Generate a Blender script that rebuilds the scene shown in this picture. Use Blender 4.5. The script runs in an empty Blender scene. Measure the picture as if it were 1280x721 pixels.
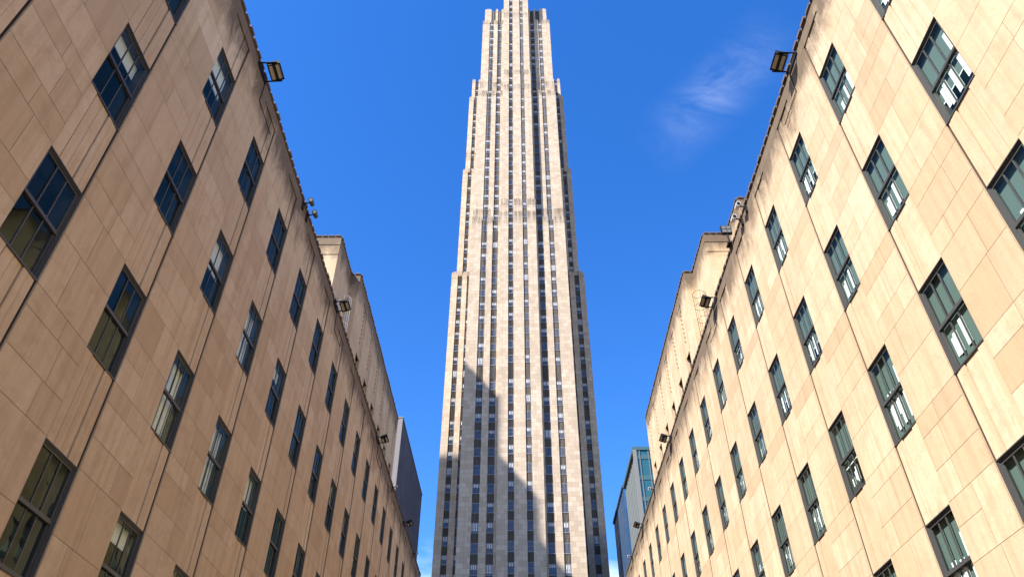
import bpy, math, random
from mathutils import Vector, Matrix
R = math.radians
C = bpy.context.scene.collection
scene = bpy.context.scene
random.seed(7)

# ------------------------------------------------------------------ camera
EYE = 1.7
cam_d = bpy.data.cameras.new('camera'); cam = bpy.data.objects.new('camera', cam_d); C.objects.link(cam)
cam_d.sensor_width = 36.0; cam_d.lens = 915.09 / 1280 * 36; cam_d.clip_start = 0.1; cam_d.clip_end = 6000
P_, Y_, R_ = .6952, -.0086, -.0018
right = Vector((math.cos(Y_), -math.sin(Y_), 0))
fwd = Vector((math.sin(Y_) * math.cos(P_), math.cos(Y_) * math.cos(P_), math.sin(P_)))
up = right.cross(fwd)
r2 = right * math.cos(R_) + up * math.sin(R_); u2 = -right * math.sin(R_) + up * math.cos(R_)
m = Matrix((r2, u2, -fwd)).transposed().to_4x4(); m.translation = (0, 0, EYE)
cam.matrix_world = m
scene.camera = cam

# ------------------------------------------------------------------ light
SUN_AZ, SUN_EL = 52.0, 43.0          # azimuth measured from straight behind the camera towards its left
S = Vector((-math.sin(R(SUN_AZ)) * math.cos(R(SUN_EL)), -math.cos(R(SUN_AZ)) * math.cos(R(SUN_EL)), math.sin(R(SUN_EL))))
sun_d = bpy.data.lights.new('sun', 'SUN'); sun_d.energy = 5.0; sun_d.angle = R(0.5); sun_d.color = (1, .965, .92)
sun = bpy.data.objects.new('sun', sun_d); C.objects.link(sun)
sun.rotation_euler = S.to_track_quat('Z', 'Y').to_euler(); sun.location = (-60, -60, 90)

world = bpy.data.worlds.new('World'); scene.world = world; world.use_nodes = True
nt = world.node_tree; nt.nodes.clear()
def wn(t, **k):
    n = nt.nodes.new(t)
    for a, b in k.items(): setattr(n, a, b)
    return n
out = wn('ShaderNodeOutputWorld'); bg = wn('ShaderNodeBackground'); sky = wn('ShaderNodeTexSky')
sky.sky_type = 'NISHITA'; sky.sun_disc = False; sky.sun_elevation = R(SUN_EL)
sky.sun_rotation = math.atan2(S.x, S.y)
sky.altitude = 0; sky.air_density = 1.0; sky.dust_density = 0.2; sky.ozone_density = 5.0
bg.inputs['Strength'].default_value = 0.145
hs = wn('ShaderNodeHueSaturation'); hs.inputs['Saturation'].default_value = 1.27; hs.inputs['Hue'].default_value = .511
# thin wind-drawn cirrus high on the right, low white cloud near the horizon
tc = wn('ShaderNodeTexCoord')
mp = wn('ShaderNodeMapping'); mp.inputs['Rotation'].default_value = (0.3, 0.2, 0.9); mp.inputs['Scale'].default_value = (4.5, 9.0, 7.0)
nz = wn('ShaderNodeTexNoise'); nz.inputs['Scale'].default_value = 2.0; nz.inputs['Detail'].default_value = 9; nz.inputs['Roughness'].default_value = .62
nz.inputs['Distortion'].default_value = .6
cr = wn('ShaderNodeValToRGB'); cr.color_ramp.elements[0].position = .42; cr.color_ramp.elements[1].position = .85
def wmath(op, a, b):
    n = wn('ShaderNodeMath', operation=op)
    for i, v in enumerate((a, b)):
        if isinstance(v, (int, float)): n.inputs[i].default_value = v
        else: nt.links.new(v, n.inputs[i])
    return n.outputs[0]
nt.links.new(tc.outputs['Generated'], mp.inputs[0]); nt.links.new(mp.outputs[0], nz.inputs['Vector']); nt.links.new(nz.outputs['Fac'], cr.inputs[0])
# one soft diagonal wisp: its place is a direction in the sky, its length and width angles
def wdot(v):
    n = wn('ShaderNodeVectorMath', operation='DOT_PRODUCT'); n.inputs[1].default_value = v
    nt.links.new(tc.outputs['Generated'], n.inputs[0]); return n.outputs['Value']
def wfall(x, half):
    n = wn('ShaderNodeMapRange', interpolation_type='SMOOTHSTEP'); n.inputs['From Min'].default_value = half; n.inputs['From Max'].default_value = 0
    nt.links.new(wmath('ABSOLUTE', x, 0), n.inputs['Value']); return n.outputs[0]
f1 = wmath('MULTIPLY', wfall(wdot((0.6702, -0.6920, 0.2684)), .13), wfall(wdot((0.6962, 0.4607, -0.5505)), .055))
f1 = wmath('MULTIPLY', f1, wfall(wmath('SUBTRACT', wdot((0.2573, 0.5558, 0.7905)), 1.0), .3))
f1 = wmath('MULTIPLY', wmath('MULTIPLY', f1, wmath('ADD', cr.outputs[0], .06)), .17)
# low cloud bank
sep = wn('ShaderNodeSeparateXYZ'); nt.links.new(tc.outputs['Generated'], sep.inputs[0])
nz2 = wn('ShaderNodeTexNoise'); nz2.inputs['Scale'].default_value = 5.0; nz2.inputs['Detail'].default_value = 7
mp2 = wn('ShaderNodeMapping'); mp2.inputs['Scale'].default_value = (1, 1, 3.0); mp2.inputs['Location'].default_value = (.35, .1, 0)
nt.links.new(tc.outputs['Generated'], mp2.inputs[0]); nt.links.new(mp2.outputs[0], nz2.inputs['Vector'])
lowm = wn('ShaderNodeMapRange'); lowm.inputs['From Min'].default_value = .46; lowm.inputs['From Max'].default_value = .24
nt.links.new(sep.outputs['Z'], lowm.inputs['Value'])
f2 = wmath('ADD', nz2.outputs['Fac'], wmath('MULTIPLY', lowm.outputs[0], .45)); 
mr2 = wn('ShaderNodeMapRange'); mr2.inputs['From Min'].default_value = .72; mr2.inputs['From Max'].default_value = 1.0
nt.links.new(f2, mr2.inputs['Value'])
f2 = wmath('MULTIPLY', mr2.outputs[0], lowm.outputs[0]); f2 = wmath('MULTIPLY', f2, .9)
ftot = wmath('MAXIMUM', f1, f2)
mx = wn('ShaderNodeMix', data_type='RGBA')
nt.links.new(sky.outputs[0], hs.inputs['Color']); nt.links.new(hs.outputs[0], mx.inputs[6])
mx.inputs[7].default_value = (6.5, 6.8, 7.2, 1)
nt.links.new(ftot, mx.inputs[0]); nt.links.new(mx.outputs[2], bg.inputs['Color']); nt.links.new(bg.outputs[0], out.inputs[0])

vs = scene.view_settings
vs.view_transform = 'Standard'; vs.look = 'None'; vs.exposure = 1.22; vs.gamma = 1.0; vs.use_curve_mapping = False
scene.cycles.max_bounces = 12; scene.cycles.diffuse_bounces = 7; scene.cycles.transparent_max_bounces = 12
scene.cycles.glossy_bounces = 4; scene.cycles.use_denoising = True
scene.cycles.caustics_reflective = False; scene.cycles.caustics_refractive = False

# ------------------------------------------------------------------ materials
class NT:
    def __init__(s, name):
        s.m = bpy.data.materials.new(name); s.m.use_nodes = True; s.t = s.m.node_tree
        s.b = s.t.nodes['Principled BSDF']; s.o = s.t.nodes['Material Output']
    def n(s, t, ins=None, **k):
        n = s.t.nodes.new(t)
        for a, b in k.items(): setattr(n, a, b)
        for a, b in (ins or {}).items():
            if hasattr(b, 'links') or isinstance(b, bpy.types.NodeSocket): s.t.links.new(b, n.inputs[a])
            else: n.inputs[a].default_value = b
        return n
    def math(s, op, a, b=0.0, clamp=False):
        n = s.n('ShaderNodeMath', {0: a, 1: b}, operation=op); n.use_clamp = clamp; return n.outputs[0]
    def mix(s, f, a, b, blend='MIX'):
        n = s.n('ShaderNodeMix', {0: f, 6: a, 7: b}, data_type='RGBA', blend_type=blend); return n.outputs[2]
    def ramp(s, f, p0, p1):
        n = s.n('ShaderNodeMapRange', {'Value': f, 'From Min': p0, 'From Max': p1}); return n.outputs[0]
def plain(name, col, rough=.6, metal=0.0, spec=.5):
    q = NT(name); q.b.inputs['Base Color'].default_value = (*col, 1); q.b.inputs['Roughness'].default_value = rough
    q.b.inputs['Metallic'].default_value = metal; q.b.inputs['Specular IOR Level'].default_value = spec
    nz = q.n('ShaderNodeTexNoise', {'Scale': 6.0, 'Detail': 5.0})
    c = q.mix(q.math('MULTIPLY', nz.outputs['Fac'], .35), (*col, 1), (*[x * .6 for x in col], 1))
    q.t.links.new(c, q.b.inputs['Base Color']); return q.m

def limestone(name, base, eave_z=None, tones=True, stain=1.0):
    """cut limestone; each stone of a wall carries its own 'tone' and 'grain' number"""
    q = NT(name)
    pos = q.n('ShaderNodeNewGeometry').outputs['Position']
    tone = q.n('ShaderNodeAttribute', attribute_name='tone').outputs['Fac']
    grain = q.n('ShaderNodeAttribute', attribute_name='grain').outputs['Fac']
    r, g, b = base
    light = (r * 1.06, g * 1.14, b * 1.20, 1); dark = (r * .72, g * .70, b * .66, 1)
    col = q.mix(tone, dark, light)
    # hue drift per stone
    col = q.mix(q.math('MULTIPLY', grain, .3), col, (r * .95, g * .92, b * .78, 1))
    # bedding veins in a direction of the stone's own
    ang = q.math('MULTIPLY', grain, 3.0)
    rot = q.n('ShaderNodeVectorRotate', {'Vector': pos, 'Angle': ang}, rotation_type='X_AXIS').outputs[0]
    off = q.n('ShaderNodeVectorMath', {0: rot, 1: q.n('ShaderNodeCombineXYZ', {0: q.math('MULTIPLY', grain, 37.0), 1: q.math('MULTIPLY', tone, 53.0), 2: q.math('MULTIPLY', grain, 91.0)}).outputs[0]}, operation='ADD').outputs[0]
    mp = q.n('ShaderNodeMapping', {'Vector': off, 'Scale': (1.5, 1.4, 4.2)}).outputs[0]
    v = q.n('ShaderNodeTexNoise', {'Vector': mp, 'Scale': 1.2, 'Detail': 9.0, 'Roughness': .72, 'Distortion': .5}).outputs['Fac']
    col = q.mix(q.math('MULTIPLY', q.ramp(v, .42, .8), .55), col, (r * .78, g * .73, b * .66, 1))
    n2 = q.n('ShaderNodeTexNoise', {'Vector': pos, 'Scale': .45, 'Detail': 6.0, 'Roughness': .6}).outputs['Fac']
    col = q.mix(q.math('MULTIPLY', q.ramp(n2, .38, .72), .5), col, (r * .80, g * .76, b * .70, 1))
    n3 = q.n('ShaderNodeTexNoise', {'Vector': pos, 'Scale': 14.0, 'Detail': 4.0, 'Roughness': .7}).outputs['Fac']
    col = q.mix(q.math('MULTIPLY', q.ramp(n3, .45, .75), .28), col, (r * .7, g * .66, b * .62, 1))
    n4 = q.n('ShaderNodeTexNoise', {'Vector': pos, 'Scale': 38.0, 'Detail': 3.0, 'Roughness': .6}).outputs['Fac']
    col = q.mix(q.math('MULTIPLY', q.ramp(n4, .60, .72), .35), col, (r * .5, g * .45, b * .40, 1))     # pits
    n5 = q.n('ShaderNodeTexNoise', {'Vector': pos, 'Scale': 1.7, 'Detail': 7.0, 'Roughness': .7, 'Distortion': .3}).outputs['Fac']
    col = q.mix(q.math('MULTIPLY', q.ramp(n5, .50, .74), .52), col, (r * .60, g * .56, b * .50, 1))     # grey-brown bloom
    # long rain streaks everywhere, faint
    ms = q.n('ShaderNodeMapping', {'Vector': pos, 'Scale': (3.2, 3.2, .16)}).outputs[0]
    st = q.n('ShaderNodeTexNoise', {'Vector': ms, 'Scale': 1.3, 'Detail': 5.0, 'Roughness': .6}).outputs['Fac']
    col = q.mix(q.math('MULTIPLY', q.ramp(st, .46, .74), .55), col, (r * .62, g * .56, b * .48, 1))
    if eave_z is not None:
        z = q.n('ShaderNodeSeparateXYZ', {0: pos}).outputs[2]
        for ez, ln in eave_z:
            d = q.math('SUBTRACT', ez, z)                       # metres below the coping
            near = q.ramp(d, ln, 0.0)
            above = q.ramp(z, ez + .6, ez + .3)
            ms2 = q.n('ShaderNodeMapping', {'Vector': pos, 'Scale': (1.0, 1.0, .5), 'Location': (ez, 3, 1)}).outputs[0]
            s2 = q.n('ShaderNodeTexNoise', {'Vector': ms2, 'Scale': 1.25, 'Detail': 8.0, 'Roughness': .68, 'Distortion': .5}).outputs['Fac']
            f = q.math('ADD', q.math('MULTIPLY', near, .62), q.math('MULTIPLY', s2, .9))
            f = q.math('MULTIPLY', q.ramp(f, .60, .92), q.math('MULTIPLY', above, .85 * stain))
            f = q.math('MULTIPLY', f, q.ramp(near, 0.0, .2))
            col = q.mix(f, col, (.085, .058, .036, 1))
    q.t.links.new(col, q.b.inputs['Base Color'])
    q.b.inputs['Roughness'].default_value = .82; q.b.inputs['Specular IOR Level'].default_value = .25
    bp = q.n('ShaderNodeBump', {'Height': q.math('ADD', n3, q.math('MULTIPLY', v, .6)), 'Strength': .22, 'Distance': .02})
    q.t.links.new(bp.outputs[0], q.b.inputs['Normal'])
    return q.m

def ashlar(name, base, bw=1.3, bh=.98, crowns=()):
    """far limestone: coursed blocks of uneven tone"""
    q = NT(name); r, g, b = base
    pos = q.n('ShaderNodeNewGeometry').outputs['Position']
    s = q.n('ShaderNodeSeparateXYZ', {0: pos}).outputs
    uv = q.n('ShaderNodeCombineXYZ', {0: q.math('ADD', s[0], s[1]), 1: s[2], 2: 0.0}).outputs[0]
    bk = q.n('ShaderNodeTexBrick', {'Vector': uv, 'Color1': (r * 1.12, g * 1.12, b * 1.12, 1), 'Color2': (r * .84, g * .80, b * .77, 1), 'Mortar': (r * .5, g * .47, b * .44, 1),
        'Scale': 1.0, 'Mortar Size': .022, 'Mortar Smooth': .3, 'Bias': 0.0, 'Brick Width': bw, 'Row Height': bh})
    n2 = q.n('ShaderNodeTexNoise', {'Vector': pos, 'Scale': .11, 'Detail': 6.0, 'Roughness': .65}).outputs['Fac']
    col = q.mix(q.math('MULTIPLY', q.ramp(n2, .35, .7), .4), bk.outputs[0], (r * .78, g * .72, b * .66, 1))
    ms = q.n('ShaderNodeMapping', {'Vector': pos, 'Scale': (1.6, 1.6, .05)}).outputs[0]
    st = q.n('ShaderNodeTexNoise', {'Vector': ms, 'Scale': 1.0, 'Detail': 5.0, 'Roughness': .6}).outputs['Fac']
    col = q.mix(q.math('MULTIPLY', q.ramp(st, .5, .75), .4), col, (r * .6, g * .55, b * .5, 1))
    for ez in crowns:
        near = q.ramp(s[2], ez - 3.4, ez); ab = q.ramp(s[2], ez + 1.3, ez + 1.0)
        col = q.mix(q.math('MULTIPLY', q.math('MULTIPLY', near, ab), q.math('MULTIPLY', q.ramp(st, .36, .62), .75)), col, (.11, .08, .055, 1))
    q.t.links.new(col, q.b.inputs['Base Color']); q.b.inputs['Roughness'].default_value = .85; q.b.inputs['Specular IOR Level'].default_value = .2
    return q.m

def fluted(name, base):
    """ribbed cast metal spandrel panels"""
    q = NT(name); r, g, b = base
    pos = q.n('ShaderNodeNewGeometry').outputs['Position']
    s = q.n('ShaderNodeSeparateXYZ', {0: pos}).outputs
    w = q.n('ShaderNodeTexWave', {'Vector': pos, 'Scale': 1.25, 'Distortion': 0.0}, wave_type='BANDS', bands_direction='X').outputs['Fac']
    n = q.n('ShaderNodeTexNoise', {'Vector': pos, 'Scale': .8, 'Detail': 4.0}).outputs['Fac']
    col = q.mix(q.math('MULTIPLY', n, .7), (r, g, b, 1), (r * .6, g * .58, b * .55, 1))
    q.t.links.new(col, q.b.inputs['Base Color']); q.b.inputs['Roughness'].default_value = .55; q.b.inputs['Specular IOR Level'].default_value = .2
    bp = q.n('ShaderNodeBump', {'Height': w, 'Strength': 1.0, 'Distance': .12}); q.t.links.new(bp.outputs[0], q.b.inputs['Normal'])
    return q.m

def clear_glass(name, tint):
    """thin window pane: clear with mirror-like reflection that grows at a slant"""
    q = NT(name); q.t.nodes.remove(q.b)
    lw = q.n('ShaderNodeLayerWeight', {'Blend': .5}).outputs['Facing']
    fr = q.math('ADD', .035, q.math('MULTIPLY', q.math('POWER', lw, 5.0), .55), clamp=True)
    pos = q.n('ShaderNodeNewGeometry').outputs['Position']
    nz = q.n('ShaderNodeTexNoise', {'Vector': pos, 'Scale': 1.1, 'Detail': 1.0}).outputs['Fac']
    bp = q.n('ShaderNodeBump', {'Height': nz, 'Strength': .18, 'Distance': .05}).outputs[0]
    gl = q.n('ShaderNodeBsdfGlossy', {'Color': (.74, .86, .66, 1), 'Roughness': .015, 'Normal': bp})
    tr = q.n('ShaderNodeBsdfTransparent', {'Color': (*tint, 1)})
    mx = q.n('ShaderNodeMixShader', {0: fr, 1: tr.outputs[0], 2: gl.outputs[0]})
    q.t.links.new(mx.outputs[0], q.o.inputs[0]); return q.m

def dark_glass(name, col, ior=1.9, rough=.04):
    q = NT(name); q.b.inputs['Base Color'].default_value = (*col, 1); q.b.inputs['Roughness'].default_value = rough; q.b.inputs['IOR'].default_value = ior
    pos = q.n('ShaderNodeNewGeometry').outputs['Position']
    nz = q.n('ShaderNodeTexNoise', {'Vector': pos, 'Scale': .35, 'Detail': 2.0}).outputs['Fac']
    bp = q.n('ShaderNodeBump', {'Height': nz, 'Strength': .25, 'Distance': .15}).outputs[0]
    q.t.links.new(bp, q.b.inputs['Normal']); return q.m

STONE = (.60, .44, .28)
M = {}
M['stone'] = limestone('limestone', STONE, [(24.4, 2.7), (37.3, 2.6)])
M['tower'] = ashlar('tower_limestone', (.495, .40, .295), crowns=(138.5, 144.0, 198.4, 207.0, 245.8))
M['tower_spandrel'] = fluted('cast_spandrel', (.14, .118, .098))
M['joint'] = plain('mortar_joint', (.22, .15, .095), .9)
M['coping'] = plain('coping_tile', (.12, .085, .06), .85)
M['frame'] = plain('bronze_frame', (.065, .063, .058), .5, .1)
M['pane'] = clear_glass('window_glass', (.90, .97, .94))
M['tower_pane'] = dark_glass('tower_glass', (.012, .05, .125), 1.7)
M['tower_frame'] = plain('tower_frame', (.22, .23, .24), .5)
M['shade'] = plain('window_shade', (.72, .75, .78), .8)
M['blind'] = plain('white_blind', (.82, .82, .78), .75)
M['ceiling_tone'] = plain('lit_ceiling_tone', (.095, .135, .118), .8)
M['dull_lens'] = plain('dull_lens', (.16, .15, .12), .4)
M['room'] = plain('room_paint', (.84, .90, .84), .8); M['room_deep'] = plain('left_room_walls', (.13, .13, .11), .8)  # left rooms get a darker colour than the right ones
M['slot_shadow'] = plain('slot_shadow_brown', (.10, .065, .042), .9)  # shadow inside the jamb slots, painted as dark brown
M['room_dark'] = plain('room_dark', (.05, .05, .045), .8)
M['black'] = plain('black_metal', (.014, .014, .014), .7, 0, .2)
M['lens'] = plain('lamp_lens', (.5, .46, .37), .3)
M['white_metal'] = plain('white_metal', (.75, .73, .70), .5)
M['slate'] = ashlar('slate_stone', (.085, .08, .10), 1.6, 1.2)
M['lit_stone'] = plain('sunlit_slate_stone', (.20, .18, .17), .8)  # paler copy of the slate stone, sunlight on the front painted in
M['teal'] = dark_glass('teal_glass', (.025, .10, .12), 1.6)
M['teal_band'] = plain('teal_band', (.045, .11, .12), .4)
M['fin'] = plain('pale_fin', (.17, .17, .16), .6)
M['navy'] = dark_glass('navy_glass', (.03, .09, .20), 1.8)
M['mullion'] = plain('navy_mullion', (.05, .075, .12), .5)
M['paving'] = ashlar('granite_paving', (.42, .37, .31), .9, .9)
M['street'] = plain('asphalt', (.06, .06, .06), .9)
M['louver'] = plain('louver_metal', (.03, .028, .025), .7)

# ------------------------------------------------------------------ mesh helper
class MB:
    def __init__(s): s.v = []; s.f = []; s.t = []; s.mi = []; s.g = []
    def quad(s, a, b, c, d, tone=.5, grain=.5, mi=0):
        i = len(s.v); s.v += [tuple(a), tuple(b), tuple(c), tuple(d)]; s.f.append((i, i + 1, i + 2, i + 3)); s.t.append(tone); s.g.append(grain); s.mi.append(mi)
    def box(s, x0, x1, y0, y1, z0, z1, tone=None, mi=0, fn=None):
        if x0 > x1: x0, x1 = x1, x0
        if y0 > y1: y0, y1 = y1, y0
        t = random.random() * .5 + .25 if tone is None else tone; g = random.random()
        c = [(x, y, z) for z in (z0, z1) for y in (y0, y1) for x in (x0, x1)]
        if fn: c = [fn(*p) for p in c]
        i = len(s.v); s.v += c
        for f in ((0, 2, 3, 1), (4, 5, 7, 6), (0, 1, 5, 4), (2, 6, 7, 3), (0, 4, 6, 2), (1, 3, 7, 5)):
            s.f.append(tuple(i + k for k in f)); s.t.append(t); s.g.append(g); s.mi.append(mi)
    def tube(s, a, b, r, n=10, r1=None, mi=0):
        a, b = Vector(a), Vector(b); d = (b - a).normalized(); q = d.to_track_quat('Z', 'Y'); r1 = r if r1 is None else r1
        i = len(s.v)
        for k in range(n):
            w = 2 * math.pi * k / n; e = q @ Vector((math.cos(w), math.sin(w), 0)); s.v += [tuple(a + e * r), tuple(b + e * r1)]
        for k in range(n):
            j = (k + 1) % n; s.f.append((i + 2 * k, i + 2 * j, i + 2 * j + 1, i + 2 * k + 1)); s.t.append(.5); s.g.append(.5); s.mi.append(mi)
        for o in (0, 1):
            s.f.append(tuple(i + 2 * k + o for k in (range(n) if o else reversed(range(n))))); s.t.append(.5); s.g.append(.5); s.mi.append(mi)
    def build(s, name, mats, parent=None, origin=(0, 0, 0), bevel=0):
        ox, oy, oz = origin
        me = bpy.data.meshes.new(name); me.from_pydata([(x - ox, y - oy, z - oz) for x, y, z in s.v], [], s.f)
        for nm, arr in (('tone', s.t), ('grain', s.g)):
            at = me.attributes.new(nm, 'FLOAT', 'FACE'); at.data.foreach_set('value', arr)
        if not isinstance(mats, (list, tuple)): mats = [mats]
        for mm in mats: me.materials.append(mm)
        me.polygons.foreach_set('material_index', s.mi)
        me.update()
        o = bpy.data.objects.new(name, me); C.objects.link(o)
        if parent is not None: o.parent = parent
        elif origin != (0, 0, 0): o.location = origin
        if bevel:
            b = o.modifiers.new('bevel', 'BEVEL'); b.width = bevel; b.segments = 2; b.limit_method = 'ANGLE'
        return o

def tag(o, label, cat, group=None):
    o['label'] = label; o['category'] = cat
    if group: o['group'] = group
    return o
def empty(name, loc):
    o = bpy.data.objects.new(name, None); C.objects.link(o); o.location = loc; o.empty_display_size = .5; return o

# ------------------------------------------------------------------ ground
g = MB(); g.quad((-3000, -3000, 0), (3000, -3000, 0), (3000, 3000, 0), (-3000, 3000, 0))
o = g.build('ground', M['street']); o['kind'] = 'structure'
g = MB(); g.quad((-9.4, -6, .004), (10.2, -6, .004), (10.2, 70, .004), (-9.4, 70, .004))
o = g.build('promenade', M['paving']); o['kind'] = 'structure'

# ------------------------------------------------------------------ the two facing limestone buildings
DU = 3.4147; WW = 1.363; WH = 2.37
HEADS_REL = (20.24, 15.75, 11.283, 6.81)
TOPZ = 24.4; COLTOP = 23.8; COLBOT = 5.2

def side_building(side):
    U0 = 9.037 if side < 0 else 9.14
    dz = 0 if side < 0 else .09
    face = -9.0 if side < 0 else 9.764
    upx = 2.57; b1x = 3.25
    def P(u, n, z): return (face - side * n, u, z)          # n: outwards, towards the promenade
    root = empty('limestone_building', (face + side * 10, 32, 0)); org = tuple(root.location)
    bfn = lambda u, n, z: P(u, n, z)
    rnd = random.Random(11 if side < 0 else 23)
    heads = [h + EYE + dz for h in HEADS_REL]
    cols = list(range(-2, 17)); UA, UB = -3.6, 68.0
    # ---- face stones
    w = MB()
    def stone(u0, u1, z0, z1, tone=None, n=0.0):
        gq = .0052
        t = min(1, max(0, rnd.gauss(.56, .24))) if tone is None else tone
        gr = rnd.random()
        w.quad(P(u0 + gq, n, z0 + gq), P(u1 - gq, n, z0 + gq), P(u1 - gq, n, z1 - gq), P(u0 + gq, n, z1 - gq), t, gr)
    # course heights shared by the whole front
    zs = [0, 1.1, 2.3, 3.3, 4.3, COLBOT]
    fl = [COLBOT]
    for k in (3, 2, 1, 0):
        hb, ht = heads[k] - WH, heads[k]
        # courses: below sill band, three in window height
        z0 = fl[-1]
        gap = hb - z0
        if k == 3: pts = [z0 + gap] if gap > .3 else []
        else: pts = [z0 + gap * f for f in ((.30, .74, 1.0) if k % 2 else (.36, .76, 1.0))]
        pts += [hb + WH * f for f in ((.42, 1.0) if k % 2 else (.54, 1.0))]
        fl += pts
    fl += [heads[0] + (COLTOP - heads[0]) * .55, COLTOP]
    sillband = [i for i in range(len(fl) - 1) if abs(fl[i + 1] - (heads[0] - WH)) < .02 or abs(fl[i + 1] - (heads[1] - WH)) < .02]
    piers = [(UA, U0 + DU * cols[0])] + [(U0 + DU * c + WW, U0 + DU * (c + 1)) for c in cols[:-1]] + [(U0 + DU * cols[-1] + WW, UB)]
    for (a, b) in piers:
        for i in range(len(fl) - 1):
            z0, z1 = fl[i], fl[i + 1]
            cut = rnd.random()
            tone = None
            if side > 0 and i in sillband and rnd.random() < .75: tone = rnd.uniform(.0, .18)
            if z1 - z0 > 1.25 and cut < .35:                   # two thin courses on one side of a joint
                f = a + (b - a) * rnd.uniform(.35, .65); zm = z0 + (z1 - z0) * rnd.uniform(.4, .6)
                if rnd.random() < .5: stone(a, f, z0, z1); stone(f, b, z0, zm); stone(f, b, zm, z1)
                else: stone(f, b, z0, z1); stone(a, f, z0, zm); stone(a, f, zm, z1)
            elif cut < .82:
                f = a + (b - a) * rnd.uniform(.3, .7); stone(a, f, z0, z1, tone); stone(f, b, z0, z1, None if tone is None else tone + .05)
            else: stone(a, b, z0, z1, tone)
    for zl in (zs, [COLTOP, TOPZ - .06]):
        for i in range(len(zl) - 1):
            u = UA
            while u < UB - .01:
                v = min(UB, u + rnd.uniform(1.1, 2.2));
                if UB - v < .5: v = UB
                stone(u, v, zl[i], zl[i + 1]); u = v
    # jambs of the recessed window strips
    for c in cols:
        a = U0 + DU * c
        for uu in (a, a + WW):
            z = COLBOT
            while z < COLTOP - .01:
                z2 = min(COLTOP, z + 1.1)
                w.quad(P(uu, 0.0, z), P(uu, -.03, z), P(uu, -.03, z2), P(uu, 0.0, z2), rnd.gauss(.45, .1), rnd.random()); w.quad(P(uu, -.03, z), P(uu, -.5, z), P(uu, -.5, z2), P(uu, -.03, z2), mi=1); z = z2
        w.quad(P(a, 0, COLTOP), P(a + WW, 0, COLTOP), P(a + WW, -.5, COLTOP), P(a, -.5, COLTOP))
    # end walls (towards the street behind and towards the tower)
    for uu in (UA, UB):
        z = 0
        while z < TOPZ - .1:
            z2 = min(TOPZ - .06, z + 1.1); n0 = 0
            while n0 > -20:
                n1 = n0 - rnd.uniform(1.2, 2.0); w.quad(P(uu, n0, z), P(uu, n1, z), P(uu, n1, z2), P(uu, n0, z2), rnd.gauss(.5, .2), rnd.random()); n0 = n1
            z = z2
    wall = w.build('wall', [M['stone'], M['slot_shadow']], root, org)
    # mortar backing just behind the stones
    w = MB()
    for (a, b) in piers: w.box(a + .004, b - .004, -.012, -.30, COLBOT, COLTOP, fn=bfn)
    w.box(UA + .01, UB - .01, -.012, -.3, 0, COLBOT - .004, fn=bfn); w.box(UA + .01, UB - .01, -.012, -.3, COLTOP + .004, TOPZ - .07, fn=bfn)
    w.build('mortar', M['joint'], root, org)
    # inner core keeps the rooms dark
    w = MB(); w.box(UA + .05, UB - .05, -3.2, -20, .01, TOPZ - .3, fn=bfn); w.box(UA + .05, UB - .05, -.05, -3.1, TOPZ - .42, TOPZ - .3, fn=bfn)
    w.build('roof', M['joint'], root, org)
    # ---- reeded stone panels between the windows of each strip
    for c in cols:
        a = U0 + DU * c
        zz = [(heads[i + 1], heads[i] - WH) for i in range(3)] + [(heads[0], COLTOP), (COLBOT, heads[3] - WH)]
        for (z0, z1) in zz:
            w = MB(); tn = min(.95, max(.05, rnd.gauss(.72, .14)))
            w.box(a + .003, a + 1.31, -.115, -.52, z0 + .003, z1 - .003, tone=.1, fn=bfn)
            for (f0, f1, n) in ((.003, .32, -.03), (.36, .62, -.05), (.63, .89, -.05), (.93, 1.10, -.03), (1.11, 1.22, -.033), (1.22, 1.31, -.04)):
                w.box(a + f0, a + f1, n, -.50, z0, z1, tone=tn + rnd.uniform(-.05, .05), fn=bfn)
            w.build('spandrel', M['stone'], root, org)
    # ---- windows: one of each kind of mesh, shared by every window
    def frame_mesh():
        w = MB()
        fw = .06
        for (k, dn) in ((0, -.03), (1, -.05), (2, -.07)):       # stepped outer frame
            i0 = k * .024; i1 = i0 + .024
            w.box(i0, i1, dn, -.5, 0, WH, fn=None); w.box(WW - i1, WW - i0, dn, -.5, 0, WH)
            w.box(i1, WW - i1, dn, -.5, WH - i1, WH - i0); w.box(i1, WW - i1, dn, -.5, i0, i1)
        i = .072; mz = WH * .5
        for (z0, z1, n) in ((mz, WH - i, -.085), (i, mz, -.11)):
            w.box(i, i + .04, n, n - .04, z0, z1); w.box(WW - i - .04, WW - i, n, n - .04, z0, z1)
            w.box(i + .04, WW - i - .04, n, n - .04, z1 - .04, z1); w.box(i + .04, WW - i - .04, n, n - .04, z0, z0 + .055)
            iw = WW - 2 * i - .1
            for kx in (1, 2): w.box(i + .05 + iw * kx / 3 - .014, i + .05 + iw * kx / 3 + .014, n - .002, n - .03, z0 + .055, z1 - .05)
        w.box(i, WW - i, -.075, -.16, mz - .035, mz + .035)
        w.box(.0, WW, -.012, -.03, -.0, .04)
        return w
    def pane_mesh():
        w = MB(); i = .08; mz = WH * .5
        for (z0, z1, n) in ((mz, WH - i, -.105), (i, mz, -.13)):
            for kx in range(3):
                a0 = i + (WW - 2 * i) * kx / 3; a1 = i + (WW - 2 * i) * (kx + 1) / 3
                t = rnd.uniform(-.008, .008)
                w.quad((a0, n + t, z0), (a1, n - t, z0), (a1, n - t, z1), (a0, n + t, z1))
        return w
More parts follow.
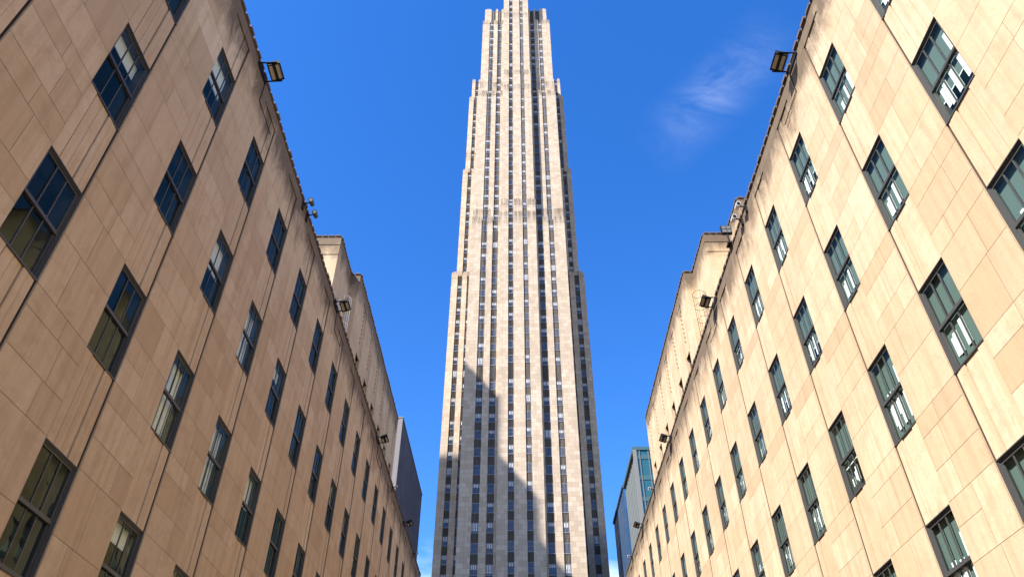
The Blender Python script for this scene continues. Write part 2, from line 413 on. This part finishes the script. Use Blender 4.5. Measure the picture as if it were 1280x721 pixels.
    def room_mesh():
        w = MB(); x0, x1, n0, n1, z0, z1 = -.5, WW + .5, -.505, -2.9, -.7, WH + .16
        w.quad((x0, n1, z0), (x1, n1, z0), (x1, n1, z1), (x0, n1, z1), mi=0)
        w.quad((x0, n0, z0), (x0, n1, z0), (x0, n1, z1), (x0, n0, z1), mi=0)
        w.quad((x1, n0, z0), (x1, n1, z0), (x1, n1, z1), (x1, n0, z1), mi=0)
        w.quad((x0, n0, z1), (x1, n0, z1), (x1, n1, z1), (x0, n1, z1), mi=0)
        w.quad((x0, n0, z0), (x1, n0, z0), (x1, n1, z0), (x0, n1, z0), mi=1)
        return w
    def mirror(wb):
        wb.v = [(-side * n, u, z) for (u, n, z) in wb.v]; return wb
    fme = mirror(frame_mesh()).build('window', M['frame'], root)
    panes = [mirror(pane_mesh()).build('pane', M['pane']) for _ in range(3)]
    # rooms seen through the glass: ceiling, side walls, back wall
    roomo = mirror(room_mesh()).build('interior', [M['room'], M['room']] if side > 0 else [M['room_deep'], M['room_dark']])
    proto = [fme] + panes + [roomo]
    blinds = []
    for kind in range(11):
        w = MB()
        if kind > 6 or kind < 4:            # hanging white blinds of three bays, pulled to different heights
            for kx in range(3):
                if rnd.random() < .35: continue
                a0 = .13 + (WW - .26) * kx / 3; a1 = a0 + (WW - .26) / 3 - .05
                st = (.50, .40, .30)[kx] + ((kind % 7) - 1.5) * .09 + rnd.uniform(-.06, .06)
                lo = max(.14, st - rnd.uniform(.45, .8)) * WH; hi = min(.93, st + rnd.uniform(.08, .22)) * WH
                sp = rnd.random() * .2
                w.box(a0, a0 + (a1 - a0) * (.5 + sp), -.165, -.172, lo, hi)
                if rnd.random() < .3: w.box(a0 + (a1 - a0) * (.62 + sp * .6), a1, -.180, -.187, lo + rnd.uniform(0, .4), hi - rnd.uniform(0, .3))
        elif kind == 4:         # full curtains
            for kx in range(9):
                a0 = .1 + (WW - .2) * kx / 9; w.box(a0, a0 + .10, -.30 - .03 * (kx % 2), -.33 - .03 * (kx % 2), .08, WH - .08)
        elif kind == 5:         # roller blind half way down
            w.box(.1, WW - .1, -.30, -.31, WH * .55, WH - .06); w.box(.1, WW - .1, -.295, -.32, WH * .53, WH * .55)
        else:
            w.box(.1, WW - .1, -.30, -.31, WH * .78, WH - .06)
        if kind < 4 or kind > 6:  # added grey-green panel, its colour stands in for the lit room ceilings
            lo = (.06, .06, .3, .06, .06, .06, .06, .42, .06, .06, .2)[kind] * WH
            w.box(.06, WW - .06, -.20, -.21, lo, WH - .05, mi=1)
            w.box(.06, WW - .06, -.195, -.215, lo - .03, lo, mi=0)
        blinds.append(mirror(w).build('blind', [M['blind'], M['ceiling_tone']]))
    proto += blinds
    def put(src, name, parent, loc):
        o = src.copy(); o.name = name; C.objects.link(o); o.parent = parent; o.location = loc; return o
    for r, hz in enumerate(heads):
        for c in cols:
            if c < -1: 
                if r > 0: pass
            u = U0 + DU * c
            wdw = put(fme, 'window', root, Vector((face, u, hz - WH)) - root.location)
            put(panes[(r * 5 + c * 3) % 3], 'pane', wdw, (0, 0, 0))
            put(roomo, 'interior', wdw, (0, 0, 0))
            q = rnd.random()
            if side > 0:
                put(blinds[rnd.choice((0, 1, 2, 3, 7, 8, 9, 10))], 'blind', wdw, (0, 0, 0))
            else:
                if (r, c) in ((2, 2), (2, 3), (1, 3), (3, 3)): put(blinds[4], 'blind', wdw, (0, 0, 0))
                elif q < .14: put(blinds[5], 'blind', wdw, (0, 0, 0))
                elif q < .35: put(blinds[6], 'blind', wdw, (0, 0, 0))
    for o in proto: bpy.data.objects.remove(o)
    # ---- scalloped coping along the eave
    def coping(name, ua, ub, n, z, step=.46, across=None):
        w = MB()
        u = ua
        k = 0
        while u < ub:
            v = min(ub, u + step * rnd.uniform(.93, 1.07)); j = rnd.uniform(-.018, .018)
            if across is None:
                w.box(u, v, n - .6, n + .03, z - .06, z + .02, fn=bfn)
                w.box(u + .05, v - .05, n - .5, n + .07 + j, z - .03, z + .06 + j, fn=bfn)
            else:                                            # run across the end wall at u = across
                w.box(across - .03, across + .5, -u, -v, z - .06, z + .02, fn=bfn)
                w.box(across - .085, across + .5, -u - .06, -v + .06, z, z + .085, fn=bfn)
            u = v
        return w.build(name, M['coping'], root, org)
    coping('coping', UA, UB, 0, TOPZ)
    # ---- set-back upper storey
    UZ = 37.35; S1, S2, E2 = 37.0, 41.0, 62.4
    w = MB()
    def blockwall(u0, u1, n, z0, z1, skip=()):
        z = z0
        while z < z1 - .01:
            z2 = min(z1, z + rnd.uniform(.9, 1.3)); u = u0
            while u < u1 - .01:
                v = min(u1, u + rnd.uniform(1.0, 2.0))
                if u1 - v < .4: v = u1
                w.quad(P(u + .004, n, z + .004), P(v - .004, n, z + .004), P(v - .004, n, z2 - .004), P(u + .004, n, z2 - .004), rnd.gauss(.55, .2), rnd.random()); u = v
            z = z2
    wc = [c for c in range(10, 16)]
    zw0, zw1 = 29.6, 32.0; zc0, zc1 = 24.2, 36.3
    # pier faces and window strips of the long upper front
    edges = [S2] + [x for c in wc for x in (U0 + DU * c, U0 + DU * c + WW)] + [E2]
    for i in range(0, len(edges), 2): blockwall(edges[i], edges[i + 1], -upx, zc0, zc1)
    blockwall(S2, E2, -upx, zc1, UZ)
    for c in wc:
        a = U0 + DU * c
        for (z0, z1) in ((zc0, zw0), (zw1, zc1)):
            for (f0, f1, n) in ((.003, .36, -.03), (.372, .945, -.045), (.957, 1.28, -.03)): w.box(a + f0, a + f1, -upx + n, -upx - .45, z0, z1, fn=bfn)
            w.box(a + .35, a + WW - .003, -upx - .09, -upx - .5, z0, z1, tone=.1, fn=bfn)
        for uu in (a, a + WW):
            w.quad(P(uu, -upx, zc0), P(uu, -upx - .5, zc0), P(uu, -upx - .5, zc1), P(uu, -upx, zc1))
        w.quad(P(a, -upx, zc1), P(a + WW, -upx, zc1), P(a + WW, -upx - .5, zc1), P(a, -upx - .5, zc1))
        for kk in range(15):                                  # carved zigzag studs above each window
            zz = 33.0 + kk * .2; uu = a + .45 + (.18 if kk % 2 else 0)
            w.box(uu, uu + .13, -upx - .10, -upx + .0, zz, zz + .10, tone=.1, fn=bfn)
            w.box(uu + .2, uu + .29, -upx - .10, -upx - .015, zz + .1, zz + .17, tone=.1, fn=bfn)
    # end wall of the long block, then the narrower stair block and its end wall
    def endwall(u, n0, n1, z0, z1, tone=None):
        z = z0
        while z < z1 - .01:
            z2 = min(z1, z + 1.1); n = n0
            while n > n1 + .01:
                m_ = max(n1, n - rnd.uniform(1, 1.8)); w.quad(P(u, n, z), P(u, m_, z), P(u, m_, z2), P(u, n, z2), rnd.gauss(.5, .15) if tone is None else tone, rnd.random()); n = m_
            z = z2
    endwall(S2, -upx, -14, zc0, UZ); endwall(E2, -upx, -14, zc0, UZ)
    blockwall(S1, S2, -b1x, zc0, UZ)
    endwall(S1, -b1x, -14, zc0, UZ - 1.6); endwall(S1 - .07, -b1x + .02, -14, UZ - .75, UZ); endwall(S1 - .04, -b1x + .01, -14, UZ - 1.6, UZ - .75, .2)
    w.box(S1 - .07, S1 + .3, -b1x + .02, -14, UZ - .76, UZ - .74, fn=bfn); w.box(S1 - .04, S1 + .3, -b1x + .01, -14, UZ - 1.62, UZ - 1.6, fn=bfn)
    if side > 0:
        blockwall(33.6, S1, -4.85, zc0, UZ); endwall(33.6, -4.85, -14, zc0, UZ)
    w.build('upper_storey', M['stone'], root, org)
    w = MB(); w.box(S2 + .02, E2 - .02, -upx - .45, -14, zc0, UZ - .05, fn=bfn); w.box(S1 + .02, S2 + .02, -b1x - .02, -14, zc0, UZ - .05, fn=bfn)
    for i in range(0, len(edges), 2): w.box(edges[i] + .01, edges[i + 1] - .01, -upx - .015, -upx - .4, zc0, zc1 - .01, fn=bfn)
    w.box(S2 + .01, E2 - .01, -upx - .015, -upx - .4, zc1 + .01, UZ - .02, fn=bfn)
    if side > 0: w.box(33.62, S1, -4.87, -14, zc0, UZ - .05, fn=bfn)
    w.build('upper_core', M['joint'], root, org)
    coping('coping', S2, E2, -upx, UZ); coping('coping', S1, S2, -b1x, UZ); coping('coping', b1x, 14, 0, UZ, across=S1 - .07); coping('coping', upx, b1x, 0, UZ, across=S2)
    if side > 0: coping('coping', 33.6, S1, -4.85, UZ); coping('coping', 4.85, 14, 0, UZ, across=33.6)
    for c in wc:
        a = U0 + DU * c
        w = MB()
        for (u0, u1, z0, z1) in ((0, .12, zw0, zw1), (WW - .12, WW, zw0, zw1), (.12, WW - .12, zw1 - .12, zw1), (.12, WW - .12, zw0, zw0 + .12), (.12, WW - .12, (zw0 + zw1) / 2 - .04, (zw0 + zw1) / 2 + .04),
                                 (WW * .37 - .02, WW * .37 + .02, zw0 + .12, zw1 - .12), (WW * .63 - .02, WW * .63 + .02, zw0 + .12, zw1 - .12)):
            w.box(a + u0, a + u1, -upx - .25, -upx - .4, z0, z1, fn=bfn)
        f = w.build('window', M['frame'], root, org)
        w = MB(); w.quad(P(a + .1, -upx - .36, zw0 + .1), P(a + WW - .1, -upx - .36, zw0 + .1), P(a + WW - .1, -upx - .36, zw1 - .1), P(a + .1, -upx - .36, zw1 - .1))
        w.build('pane', M['tower_pane'], f, org)
    tag(root, 'long sunlit cream limestone building with rows of sash windows, on the right of the tower' if side > 0 else
        'long shaded tan limestone building with rows of sash windows, on the left of the tower', 'building', 'facing limestone buildings')
    return root
LB = side_building(-1)
RB = side_building(1)

# ------------------------------------------------------------------ the tower
TX = .42
trnd = random.Random(5)
tower = empty('skyscraper', (TX, 160, 0)); TO = tuple(tower.location)
tag(tower, 'tall stepped limestone skyscraper with dark window strips rising in the centre', 'skyscraper')
FLOORS = [48.8 + 3.93 * k for k in range(-12, 11)] + [94.4 + 3.93 * k for k in range(10)] + [135.8, 139.5] + [143.0 + 3.93 * k for k in range(11)] \
    + [188.3, 192.3, 195.9, 199.6, 203.5] + [207.3 + 3.93 * k for k in range(8)] + [240.1, 243.9, 247.9, 252.0, 256.0, 260.0]
GAPS = [(88.1, 94.4), (129.7, 135.8), (182.3, 188.3), (234.8, 240.1)]
FH = 2.0
C1, C2, C3, C4, C5, C6 = (-9.0, -7.55), (-6.13, -4.72), (-2.06, -.83), (1.62, 2.8), (5.45, 6.88), (8.33, 9.63)
near, rest = [], []
strips = []
wallb = MB()
def tier(y, z0, z1, xs, cols, depth, caps=True):
    """a stone front with piers between window strips; solid behind"""
    x0, x1 = xs
    e = [x0] + [v for c in cols for v in c] + [x1]
    for i in range(0, len(e), 2):
        a, b = e[i], e[i + 1]
        wallb.box(a, b, y, y + .75, z0, z1)
        if caps:                                             # fluted crown of each pier
            wd = b - a
            for f in (.06, .30, .54, .78):
                wallb.box(a + wd * f, a + wd * (f + .16), y - .05, y + .5, z1 - 1.8, z1 + .35 + (.25 if f in (.30, .54) else 0))
    for (a, b) in cols:
        strips.append((a, b, y + .28, z0, z1 - .7))
    wallb.box(x0 + .02, x1 - .02, y + .74, y + depth, z0, z1 - .4)
def openings(y, z0, z1, cols, vis=46):
    for c in cols:
        for f in FLOORS:
            if f - FH < z0 + .3 or f > z1 - .8: continue
            (near if (y < 136 and f > vis and f < 104) else rest).append((c[0], c[1], y + .18, f - FH, f))
MAIN = (-11.62, 12.45)
tier(135.0, 0, 138.5, (MAIN[0], -4.15), [C1, C2], 20)
tier(135.0, 0, 138.5, (5.05, MAIN[1]), [C5, C6], 20)
tier(133.9, 0, 144.0, (-4.15, 5.05), [C3, C4], 20)
tier(138.3, 138, 198.4, (MAIN[0] - .1, -4.0), [C1, C2], 20); tier(138.3, 138, 198.4, (4.9, MAIN[1] + .2), [C5, C6], 20)
tier(136.4, 143, 207.0, (-4.0, 4.9), [C3, C4], 20)
tier(141.5, 198, 245.8, (MAIN[0] + .1, -4.0), [C1, C2], 25); tier(141.5, 198, 245.8, (4.8, MAIN[1]), [C5, C6], 25)
tier(138.9, 206.5, 272, (-4.0, 4.8), [C3, C4], 20)
tier(143.2, 245.5, 256.4, (-11.0, -4.0), [(-8.6, -7.0), (-6.2, -4.9)], 25); tier(143.2, 245.5, 256.4, (4.8, 11.6), [(5.6, 6.9), (7.5, 9.0)], 25)
WX = (-17.85, 18.5)
OL, IL, IR, OR = (-16.15, -14.9), (-13.6, -12.3), (13.15, 14.4), (15.75, 17.0)
tier(152.0, 0, 134.0, (WX[0], -11.7), [OL, IL], 12); tier(152.0, 0, 134.0, (12.5, WX[1]), [IR, OR], 12)
tier(164.0, 134, 190.5, (WX[0], -11.7), [OL, IL], 10); tier(164.0, 134, 190.5, (12.5, WX[1]), [IR, OR], 10)
tier(171.0, 190, 241.0, (WX[0], -11.7), [OL, IL], 10); tier(171.0, 190, 241.0, (12.5, WX[1]), [IR, OR], 10)
tier(175.0, 241, 258.4, (WX[0] + .4, -11.7), [OL, IL], 10); tier(175.0, 241, 258.4, (12.5, WX[1] - .4), [IR, OR], 10)
wallb.box(WX[0] + .1, WX[1] - .1, 164.1, 240, 0, 133.6); wallb.box(WX[0] + .1, WX[1] - .1, 174.1, 240, 133.5, 189.9)
wallb.box(WX[0] + .1, WX[1] - .1, 181.1, 240, 189.8, 240.7); wallb.box(WX[0] + .6, WX[1] - .6, 184.9, 240, 240.6, 258)
wallb.box(-11.4, 12.2, 154.8, 164.1, 0, 138); wallb.box(-11.4, 12.2, 157.9, 174.2, 137.9, 198); wallb.box(-11.2, 12, 160, 181.2, 197.9, 245); wallb.box(-10.8, 11.4, 158, 230, 244.9, 256)
wallb.build('wall', M['tower'], tower, TO)
openings(135.0, 0, 138.5, [C1, C2, C5, C6]); openings(133.9, 0, 144, [C3, C4])
openings(138.3, 138.5, 198.4, [C1, C2, C5, C6]); openings(136.4, 144.5, 207, [C3, C4])
openings(141.5, 198.6, 245.8, [C1, C2, C5, C6]); openings(138.9, 207.5, 272, [C3, C4])
for (yy, za, zb) in ((152, 0, 134), (164, 134, 190.5), (171, 190.5, 241), (175, 241, 258.4)): openings(yy, za, zb, [OL, IL, IR, OR])
for cc in ((-8.6, -7.0), (-6.2, -4.9), (5.6, 6.9), (7.5, 9.0)): rest.append((cc[0], cc[1], 143.5, 247.6, 252.0))
for (a, b, y, z0, z1) in strips:
    w = MB(); w.box(a + .002, b - .002, y, y + .32, z0, z1)
    n_ = 4; ww = (b - a) / (2 * n_ + 1)
    for k in range(n_): w.box(a + ww * (2 * k + 1), a + ww * (2 * k + 2), y - .09, y + .02, z0, z1)
    w.build('spandrel_strip', M['tower_spandrel'], tower, TO)
# louvers on the plant floors
w = MB()
for (c, y) in ((C2, 135.0), (C5, 135.0), (C2, 138.3), (C5, 138.3), (C2, 141.5)):
    for (g0, g1) in GAPS:
        if (y < 136 and g1 < 137) or (y == 138.3 and 138 < g0 < 198) or (y > 141 and g0 > 200):
            for k in range(3):
                xx = c[0] + (c[1] - c[0]) * (.16 + .26 * k); w.box(xx, xx + .22, y + .14, y + .28, g0 + .7, g1 - FH - .5)
w.build('louver', M['louver'], tower, TO)
def window_shape(wf, wp, wbd, a, b, y, z0, z1, blind):
    wf.box(a + .02, b - .02, y, y + .10, z1 - .10, z1); wf.box(a + .02, b - .02, y - .06, y + .10, z0 - .06, z0 + .06)
    wf.box(a + .02, a + .10, y, y + .10, z0 + .06, z1 - .1); wf.box(b - .10, b - .02, y, y + .10, z0 + .06, z1 - .1)
    zm = z0 + (z1 - z0) * .48; wf.box(a + .10, b - .10, y + .01, y + .10, zm - .03, zm + .03)
    wp.box(a + .09, b - .09, y + .05, y + .11, z0 + .05, z1 - .08)
    if blind > 0:
        zb = z1 - .1 - (z1 - z0 - .2) * blind
        for (xa, xb) in ((a + .10, b - .10),): wbd.box(xa, xb, y + .035, y + .045, zb, z1 - .1)
def pick(): 
    q = trnd.random(); return 0 if q < .27 else (trnd.uniform(.3, .5) if q < .94 else .85)
near.sort(key=lambda t: t[3])
for (a, b, y, z0, z1) in near[96:]: rest.append((a, b, y, z0, z1))
for (a, b, y, z0, z1) in near[:96]:
    wf, wp, wb = MB(), MB(), MB(); bl = pick()
    if trnd.random() < .3: bl = 0
    window_shape(wf, wp, wb, a, b, y, z0, z1, bl)
    f = wf.build('window', M['tower_frame'], tower, TO); wp.build('pane', M['tower_pane'], f, TO)
    if bl > 0: wb.build('blind', M['shade'], f, TO)
W = MB()
for (a, b, y, z0, z1) in rest:
    wf, wp, wb = MB(), MB(), MB(); window_shape(wf, wp, wb, a, b, y, z0, z1, pick())
    for mi, q in enumerate((wf, wp, wb)):
        k = len(W.v); W.v += q.v; W.f += [tuple(i + k for i in f) for f in q.f]; W.t += q.t; W.g += q.g; W.mi += [mi] * len(q.f)
o = W.build('window', [M['tower_frame'], M['tower_pane'], M['shade']], tower, TO); o['kind'] = 'stuff'

# ------------------------------------------------------------------ buildings behind
b = empty('slate_building', (-26, 90, 0)); bo = tuple(b.location)
w = MB(); w.box(-14.27, -46, 80.2, 102.7, 0, 47.6); w.build('wall', M['slate'], b, bo)
w = MB(); w.box(-14.25, -46, 79.9, 80.2, 0, 47.58); w.build('front', M['lit_stone'], b, bo)
w = MB(); w.box(-14.2, -46, 79.85, 102.75, 47.6, 47.75); w.build('coping', M['lit_stone'], b, bo)
tag(b, 'plain dark slate grey block behind the end of the left limestone building', 'building')

b = empty('glass_building', (32, 117, 0)); bo = tuple(b.location)
w = MB(); w.box(19.35, 45, 110.1, 124.6, 0, 58.6); w.build('curtain_wall', M['teal'], b, bo)
w = MB()
z = 3.0
while z < 58: w.box(19.4, 45, 110.02, 110.1, z, z + .75); z += 3.6
w.build('floor_band', M['teal_band'], b, bo)
w = MB(); x = 19.9
while x < 45: w.box(x, x + .10, 109.93, 110.09, 0, 58.5); x += 1.45
w.build('mullion', M['fin'], b, bo)
w = MB(); w.box(18.9, 45, 109.9, 124.9, 58.6, 59.2); w.build('parapet', M['teal_band'], b, bo)
w = MB(); w.box(18.9, 19.5, 109.9, 110.3, 0, 58.6); w.build('corner_post', M['fin'], b, bo)
for k in range(9):
    w = MB(); y = 110.9 + k * 1.62; w.box(19.29, 19.36, y, y + .8, 0, 58.6); w.build('fin', M['fin'], b, bo)
tag(b, 'teal glass office block with pale upright fins behind the right limestone building', 'building')

b = empty('dark_glass_building', (30, 140, 0)); bo = tuple(b.location)
w = MB(); w.box(19.75, 44, 130, 147.5, 0, 61.2); w.build('curtain_wall', M['navy'], b, bo)
for k in range(10):
    w = MB(); y = 130.2 + k * 1.82; w.box(19.7, 19.76, y, y + .35, 0, 61.2); w.build('mullion', M['mullion'], b, bo)
w = MB(); w.box(19.5, 44, 129.9, 147.6, 61.2, 61.7); w.build('parapet', M['mullion'], b, bo)
tag(b, 'dark navy glass office block just right of the skyscraper, with upright mullions', 'building')

# the stepped tower out of the picture on the left whose shadow falls on the skyscraper
b = empty('stepped_tower', (-110, 70, 0)); bo = tuple(b.location)
w = MB(); w.box(-85, -135, 70.3, 85.5, 0, 180.0); w.box(-85.02, -135, 64.2, 70.3, 0, 166.3); w.box(-85.04, -135, 40, 64.2, 0, 158.3)
w.build('wall', M['tower'], b, bo)
w = MB()
for k in range(5):
    for zz in range(6, 154, 4): w.box(-84.9, -85.2, 42.5 + k * 4.5, 44.2 + k * 4.5, zz, zz + 2)
o = w.build('window', M['tower_pane'], b, bo); o['kind'] = 'stuff'
tag(b, 'stepped limestone tower left of the promenade that shades the skyscraper', 'building')

# ------------------------------------------------------------------ floodlights and cameras on the eaves
def floodlight(side, y, label, tilt=22, yaw=0, dz=0):
    face = -9.0 if side < 0 else 9.764
    r = empty('floodlight', (face, y, 23.95)); s = -side                 # local x grows towards the promenade when multiplied by s
    tag(r, label, 'floodlight', 'floodlights along the eaves')
    w = MB(); w.box(s * .0, s * .04, -.42, .46, .20, .38); 
    w.build('wall_plate', M['black'], r)
    for yy in (-.36, .40):
        w = MB(); w.tube((s * .03, yy, .30), (s * .62, yy, .34), .028); w.build('arm', M['black'], r)
    w = MB(); w.tube((s * .03, .42, .25), (s * .03, .47, -.75), .016, 6); w.tube((s * .03, .47, -.75), (s * .03, 1.9, -.78), .016, 6); w.build('cable', M['black'], r)
    h = MB(); th = R(tilt)
    def T(a, b_, c):                                             # a: across (outwards), b: along the wall, c: up from the lens plane
        x = .50 + a * math.cos(th) - c * math.sin(th) ; z = .30 + a * math.sin(th) + c * math.cos(th)
        return (s * x, b_, z)
    L, Wd = .34, .23
    h.box(-Wd, Wd, -L, L, .02, .14, fn=T)
    for k in range(7): h.box(-Wd + .05, Wd - .05, -L + .08 + k * .115, -L + .11 + k * .115, .14, .21, fn=T)
    for (a0, a1) in ((-Wd, -Wd + .05), (Wd - .05, Wd), (-.05, .05)): h.box(a0, a1, -L, L, -.05, .02, fn=T)
    for (b0, b1) in ((-L, -L + .05), (L - .05, L)): h.box(-Wd + .05, Wd - .05, b0, b1, -.05, .02, fn=T)
    ho = h.build('housing', M['black'], r)
    for (a0, a1) in ((-Wd + .05, -.05), (.05, Wd - .05)):
        w = MB(); w.box(a0, a1, -L + .05, L - .05, -.02, .015, fn=T); w.build('lens', M['lens'], ho)
    return r
nm = [('nearest', 14.95), ('second', 28.3), ('third', 42.0), ('farthest', 55.6)]
desc_l = {'nearest': 'largest black twin panel floodlight on the left eave, against open sky', 'second': 'black twin panel floodlight on the left eave in front of the white ladder cage',
          'third': 'black floodlight on the left eave against the upper storey windows', 'farthest': 'small black floodlight on the left eave against the dark slate block'}
desc_r = {'nearest': 'largest black floodlight on the right eave, against open sky', 'second': 'black floodlight on the right eave beside the thin roof ladder',
          'third': 'black floodlight on the right eave below the upper storey windows', 'farthest': 'small black floodlight on the right eave in front of the teal glass block'}
for k, y in nm: floodlight(-1, y, desc_l[k])
for k, y in [('nearest', 14.75), ('second', 28.2), ('third', 42.1), ('farthest', 56.2)]: floodlight(1, y, desc_r[k])

def security_camera(side, y, label, reach=.34, z=24.25):
    face = -9.0 if side < 0 else 9.764; s = -side
    r = empty('security_camera', (face, y, z)); tag(r, label, 'camera', 'small cameras along the eaves')
    mt = M['white_metal'] if side > 0 else M['coping']
    w = MB(); w.box(0, s * .06, -.08, .08, -.34, .08); w.build('wall_plate', M['black'], r)
    w = MB(); w.tube((s * .04, 0, 0), (s * reach, 0, .06), .03); w.build('arm', M['black'], r)
    w = MB(); w.tube((s * reach, .18, .12), (s * (reach + .05), -.2, -.02), .095, 14); w.tube((s * (reach + .05), -.2, -.02), (s * (reach + .057), -.25, -.04), .11, 14)
    o = w.build('housing', M['white_metal'] if side > 0 else M['frame'], r)
    w = MB(); w.tube((s * (reach + .06), -.252, -.041), (s * (reach + .062), -.262, -.045), .07, 14); w.build('lens', M['lens'] if side < 0 else M['black'], o)
for y, l in ((21.35, 'nearer small dark camera of the close pair on the left eave'), (22.05, 'farther small dark camera of the close pair on the left eave'),
             (49.0, 'small pale camera on the left eave before the pale edge of the slate block'), (62.0, 'small pale camera near the far end of the left eave')):
    security_camera(-1, y, l)
for y, l in ((21.75, 'nearer white camera of the close pair on the right eave'), (22.5, 'farther white camera of the close pair on the right eave'),
             (49.6, 'small camera on the right eave below the far upper storey windows'), (63.0, 'small camera near the far end of the right eave')):
    security_camera(1, y, l)

# square floodlight with four lamps, standing up from the right eave
r = empty('floodlight', (9.72, 24.3, 24.45)); tag(r, 'small square black floodlight with four lamps standing up from the right eave', 'floodlight')
w = MB(); w.box(-.27, .20, -.02, .12, .72, 1.2); ho = w.build('housing', M['black'], r)
w = MB()
for (x_, z_) in ((-.235, .76), (-.02, .76), (-.235, .98), (-.02, .98)): w.box(x_, x_ + .185, -.04, -.02, z_, z_ + .18)
w.build('lens', M['dull_lens'], ho)
w = MB(); w.tube((0, .05, .05), (-.03, .05, .74), .05, 8); w.box(-.16, .3, -.18, .2, -.02, .07); w.build('post', M['black'], r)

# caged roof ladders
def ladder(x, y, z0, z1, s, mat, label, rad=.42, th=1.0):
    r = empty('caged_ladder', (x, y, z0)); tag(r, label, 'ladder')
    H = z1 - z0
    for yy in (-.25, .25):
        w = MB(); w.tube((0, yy, 0), (0, yy, H), .028 * th, 6); w.build('rail', mat, r)
    w = MB(); z = .3
    while z < H: w.tube((0, -.25, z), (0, .25, z), .018 * th, 6); z += .32
    w.build('rung', mat, r)
    w = MB(); n = 12
    for z in [H - .05 - 1.1 * k for k in range(int(H / 1.1))]:
        pts = [(s * rad * (1.0 + math.sin(-math.pi / 2 + math.pi * k / n * 2) ) * .95, rad * 1.05 * math.cos(-math.pi / 2 + 2 * math.pi * k / n) , z) for k in range(n + 1)]
        for k in range(n): w.tube(pts[k], pts[k + 1], .03 * th, 6)
    for k in (3, 5, 6, 7, 9):
        a = -math.pi / 2 + 2 * math.pi * k / n; w.tube((s * rad * .95 * (1 + math.sin(a)), rad * 1.05 * math.cos(a), .8), (s * rad * .95 * (1 + math.sin(a)), rad * 1.05 * math.cos(a), H - .05), .022 * th, 6)
    w.build('cage', mat, r)
ladder(-12.15, 39.0, 24.4, 33.4, 1, M['white_metal'], 'white hooped ladder cage against the left stair block')
ladder(12.95, 39.3, 24.4, 33.9, -1, M['frame'], 'thin dark caged ladder against the right stair block', th=.5)
